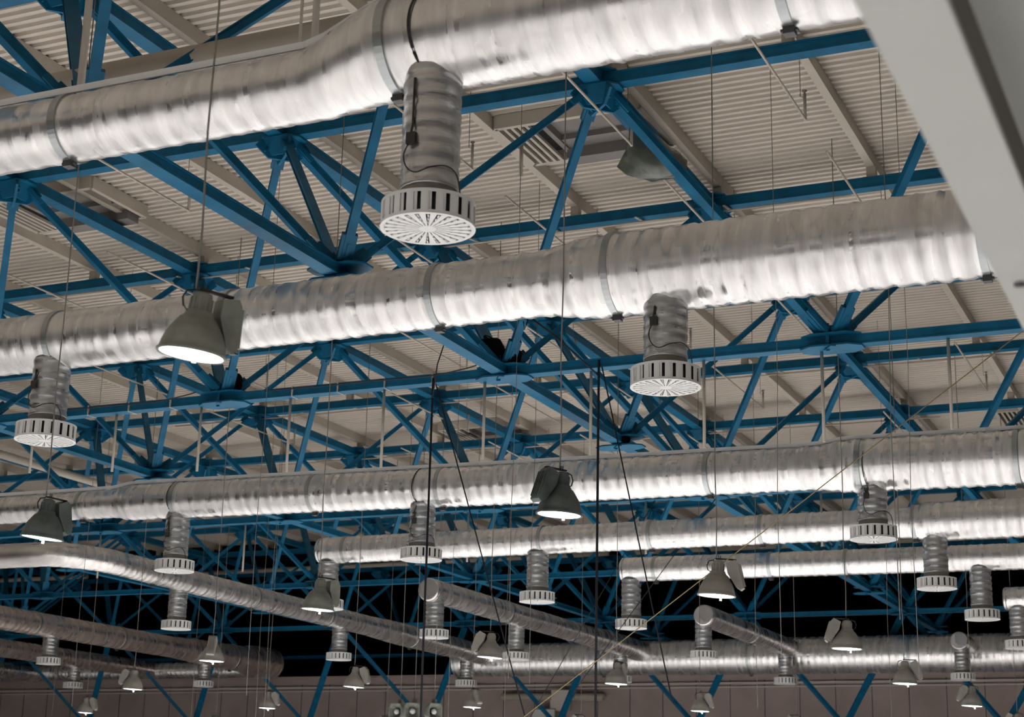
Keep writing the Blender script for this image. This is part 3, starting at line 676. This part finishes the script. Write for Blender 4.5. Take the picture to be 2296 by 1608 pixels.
# black ropes rigged round the hub
H = bot(2, 4)
rod('rope', 'thick black rope hanging straight down left of the bags', 'rope', [(-6.79, 13.2, 3.9), (-6.79, 13.2, .4)], .010, 'rope')
rod('rope', 'thick black rope hanging straight down through the centre', 'rope', [(-5.16, 13.2, 3.92), (-5.16, 13.2, .4)], .011, 'rope')
rod('rope', 'thin dark rope sloping down right from the left rope', 'rope', [(-6.76, 13.2, 3.84), (-5.7, 13.0, .8)], .006, 'rope')
rod('rope', 'thin dark rope sloping down right from the centre rope', 'rope', [(-5.13, 13.2, 3.86), (-4.42, 13.0, .95)], .006, 'rope')
rod('rope', 'black rope from the bags down to the centre rope', 'rope', [(-5.9, 13.0, 4.45), (-5.5, 13.1, 4.12), (-5.16, 13.2, 3.78)], .008, 'rope')
rod('rope', 'black rope from the strut down to the left rope', 'rope', [(-6.6, 13.1, 4.3), (-6.7, 13.1, 4.0), (-6.79, 13.2, 3.7)], .006, 'rope')
rod('rope', 'ochre rope crossing diagonally over the right ducts', 'rope', [(-1.19, 10.14, 2.95), (-5.15, 11.70, .75)], .0035, 'yellow')
rod('rope', 'dark cord sloping down left at the lower centre', 'rope', [(-6.77, 19.27, 3.86), (-8.39, 19.27, 1.24)], .005, 'rope')
rod('rope', 'dark cord sloping across beside the pale lamp', 'rope', [(-5.97, 19.27, 3.86), (-7.85, 19.27, 1.5)], .005, 'rope')
# grey hanging wires
wires = [(-1.98, 10.0, 6.12, 1.2), (-3.35, 12.4, 6.12, 1.2), (-2.35, 12.5, 6.12, 1.1), (-5.6, 12.4, 6.12, 1.1), (-6.2, 14.2, 6.12, 1.2), (-8.2, 12.6, 6.12, 1.0), 
         (-8.4, 17, 6.12, 1.0), (-10.8, 17, 6.12, 1.1), (-12.2, 19, 6.12, 1.2), (-5.0, 17.5, 6.12, 1.2), (-4.1, 20, 6.12, 1.2), (-14.6, 21, 6.12, 1.2), (-9.3, 20.5, 6.12, 1.1), (-13.2, 16.5, 6.12, 1.2)]
wires = [a for a in wires if visible((a[0], a[1], a[3]+.5), 200)]
def px(p):
    p = Vector(p); d = p.dot(fwd); return 1148+FPX*p.dot(rt)/d
for q, (x, y, z1, z0) in enumerate(sorted(wires, key=lambda a: px((a[0], a[1], 2)))):
    rod('hanging_wire', 'thin bare grey wire hanging from the roof, %s of its kind' % NTH[q], 'wire', [(x, y, z1), (x+.01, y, 3.4), (x-.01, y, 2.4), (x, y, z0)], .0028, 'wire', 'bare hanging wires', 6)
# black cable bags lodged on the hub
def lump(name, label, c, s_, cat='bag', seed=1):
    rnd = random.Random(seed); m = MB(); nu, nv = 14, 20; vs = []
    for i in range(nu+1):
        th = math.pi*i/nu
        for q in range(nv):
            a = 2*math.pi*q/nv; r = 1+.12*math.sin(3*a+seed)+.08*math.sin(5*a+th*4)+.05*rnd.random()
            sq = lambda v: math.copysign(abs(v)**.6, v)
            vs.append((c[0]+s_[0]*r*sq(math.sin(th)*math.cos(a)), c[1]+s_[1]*r*sq(math.sin(th)*math.sin(a)), c[2]+s_[2]*sq(math.cos(th))))
    m.add(vs, [(i*nv+q, i*nv+(q+1) % nv, (i+1)*nv+(q+1) % nv, (i+1)*nv+q) for i in range(nu) for q in range(nv)], True)
    for q in range(4):
        a = rnd.random()*3; pts = [(c[0]+s_[0]*(.6*math.cos(a+u*2.2)), c[1]-.01*q, c[2]+s_[2]*(1.0+.25*math.sin(u*3.14))) for u in (0, .25, .5, .75, 1)]
        m.sweep(pts, .004, 6)
    return m.obj(name, M['black'], None, c, label=label, category=cat)
lump('cable_bag', 'large black cable bag wedged on the blue hub', (H.x-.12, H.y-.05, H.z+.20), (.105, .09, .125), seed=2)
lump('cable_bag', 'smaller black cable bundle right of the large one', (H.x+.09, H.y-.05, H.z+.14), (.075, .07, .08), seed=5)
lump('cable_bundle', 'dark cable bundle lodged on the hub left of the centre', (bot(3, 4).x+.09, bot(3, 4).y+.02, ZB+.17), (.06, .06, .09), 'cables', 8)
lump('cable_bundle', 'dark cable bundle at the end of the sloping chord', (bot(2, 5).x+.02, bot(2, 5).y-.05, ZB+.02), (.09, .08, .05), 'cables', 9)
# black straps tied round two struts
def strapring(label, c, r=.05):
    m = MB()
    for q in range(3):
        pts = [(c[0]+r*math.cos(a*.6981)+.012*q, c[1]+r*math.sin(a*.6981), c[2]+.02*math.sin(a+q)+.03*q) for a in range(10)]
        m.sweep(pts, .009, 6)
    m.sweep([(c[0]+r, c[1]-.03, c[2]), (c[0]+r+.02, c[1]-.03, c[2]-.08), (c[0]+r-.01, c[1]-.03, c[2]-.16), (c[0]+r-.02, c[1]-.03, c[2]-.08)], .005, 6)
    m.obj('tie_strap', M['black'], None, c, label=label, category='strap')
strapring('black strap knotted round the upright strut over the bags', (H.x+.30, H.y-.32, H.z+.44))
strapring('black strap knotted round the left strut over the bags', (H.x-.42, H.y-.43, H.z+.52))

# ------------------------------------------------------------------ near girder at top right
g = thing('steel_girder', 'off-white steel girder out of focus at the top right corner', 'girder', (-.4, 1, 1.0))
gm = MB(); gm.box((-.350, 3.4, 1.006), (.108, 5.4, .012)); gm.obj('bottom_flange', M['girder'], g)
gm = MB(); gm.box((-.322, 3.4, 1.09), (.012, 5.4, .16)); gm.obj('web', M['girdershade'], g)
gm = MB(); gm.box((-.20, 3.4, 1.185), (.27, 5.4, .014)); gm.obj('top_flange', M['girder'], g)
MB().lathe([(.001, -.006), (.011, -.006), (.011, 0)], (-.369, 3.12, 1.0), 12).obj('bolt', M['clamp'], g)

# ------------------------------------------------------------------ things on the back wall
t = thing('wall_duct', 'pale flat duct with rounded ends fixed along the brown wall', 'duct', (-15, WY-.2, 2.7))
m = MB(); m.sweep([(-16.35, WY-.18, 2.76), (-16.3, WY-.18, 2.76), (-13.85, WY-.18, 2.74), (-13.8, WY-.18, 2.74)], [.06, .085, .085, .06], 16); m.obj('tube', M['beige'], t)
MB().box((-14.75, WY-.2, 2.78), (.55, .26, .22)).obj('junction_box', M['walltrim'], t)
MB().box((-14.85, WY-.2, 2.55), (.42, .22, .24)).obj('downstand', M['walltrim'], t)
t = thing('wall_cabinet', 'white cabinet under the flat duct on the brown wall', 'cabinet', (-15.2, WY-.2, 2.3))
MB().box((-15.2, WY-.2, 2.28), (.58, .3, .38)).obj('body', M['lampwarm'], t)
MB().box((-15.2, WY-.36, 2.28), (.54, .02, .34)).lathe([(.001, 0), (.014, 0), (.014, .02)], (-14.98, WY-.37, 2.3), 10, Matrix.Rotation(math.pi/2, 3, 'X')).obj('door', M['plastic'], t)
for q, (dx, rz) in enumerate(((-.26, -.6), (0, 0), (.26, .6))):
    c = Vector((-10.72+dx, 20.6+abs(dx)*.3, 1.40)); R_ = Matrix.Rotation(rz+.43, 3, 'Z'); 
    t = thing('loudspeaker', ('grey horn loudspeaker at the left of the hanging three', 'grey horn loudspeaker facing the camera, middle of three', 'grey horn loudspeaker at the right of the hanging three')[q], 'loudspeaker', c, 'horn loudspeakers at the bottom edge')
    m = MB(); a = .11
    ring = lambda y, s_: [R_@Vector((x*s_, y, z*s_))+c for x, z in ((-a*.75, -a), (a*.75, -a), (a, -a*.6), (a, a*.6), (a*.75, a), (-a*.75, a), (-a, a*.6), (-a, -a*.6))]
    vs = ring(-.08, 1.0)+ring(-.08, .86)+ring(.0, .35)+ring(.12, .55)+ring(-.05, 1.0)
    fs = [(i, (i+1) % 8, 8+(i+1) % 8, 8+i) for i in range(8)]+[(8+i, 8+(i+1) % 8, 16+(i+1) % 8, 16+i) for i in range(8)]+[(32+i, 24+i, 24+(i+1) % 8, 32+(i+1) % 8) for i in range(8)]+[(i, 32+i, 32+(i+1) % 8, (i+1) % 8) for i in range(8)]+[tuple(range(24, 32))]
    m.add(vs, fs); m.obj('horn', M['lampgrey'], t)
    MB().lathe([(.035, 0), (.04, .03), (.015, .05), (.001, .05)], R_@Vector((0, -.02, 0))+c, 16, R_@Matrix.Rotation(math.pi/2, 3, 'X')).obj('driver', M['plastic'], t)
    MB().box(c+Vector((0, .05, .13)), (.05, .05, .08)).sweep([c+Vector((0, .05, .15)), (c.x, c.y+.05, 6.12)], .004, 6).obj('hanger', M['wire'], t)
for o in COL.objects:
    if '_o' in o: del o['_o']
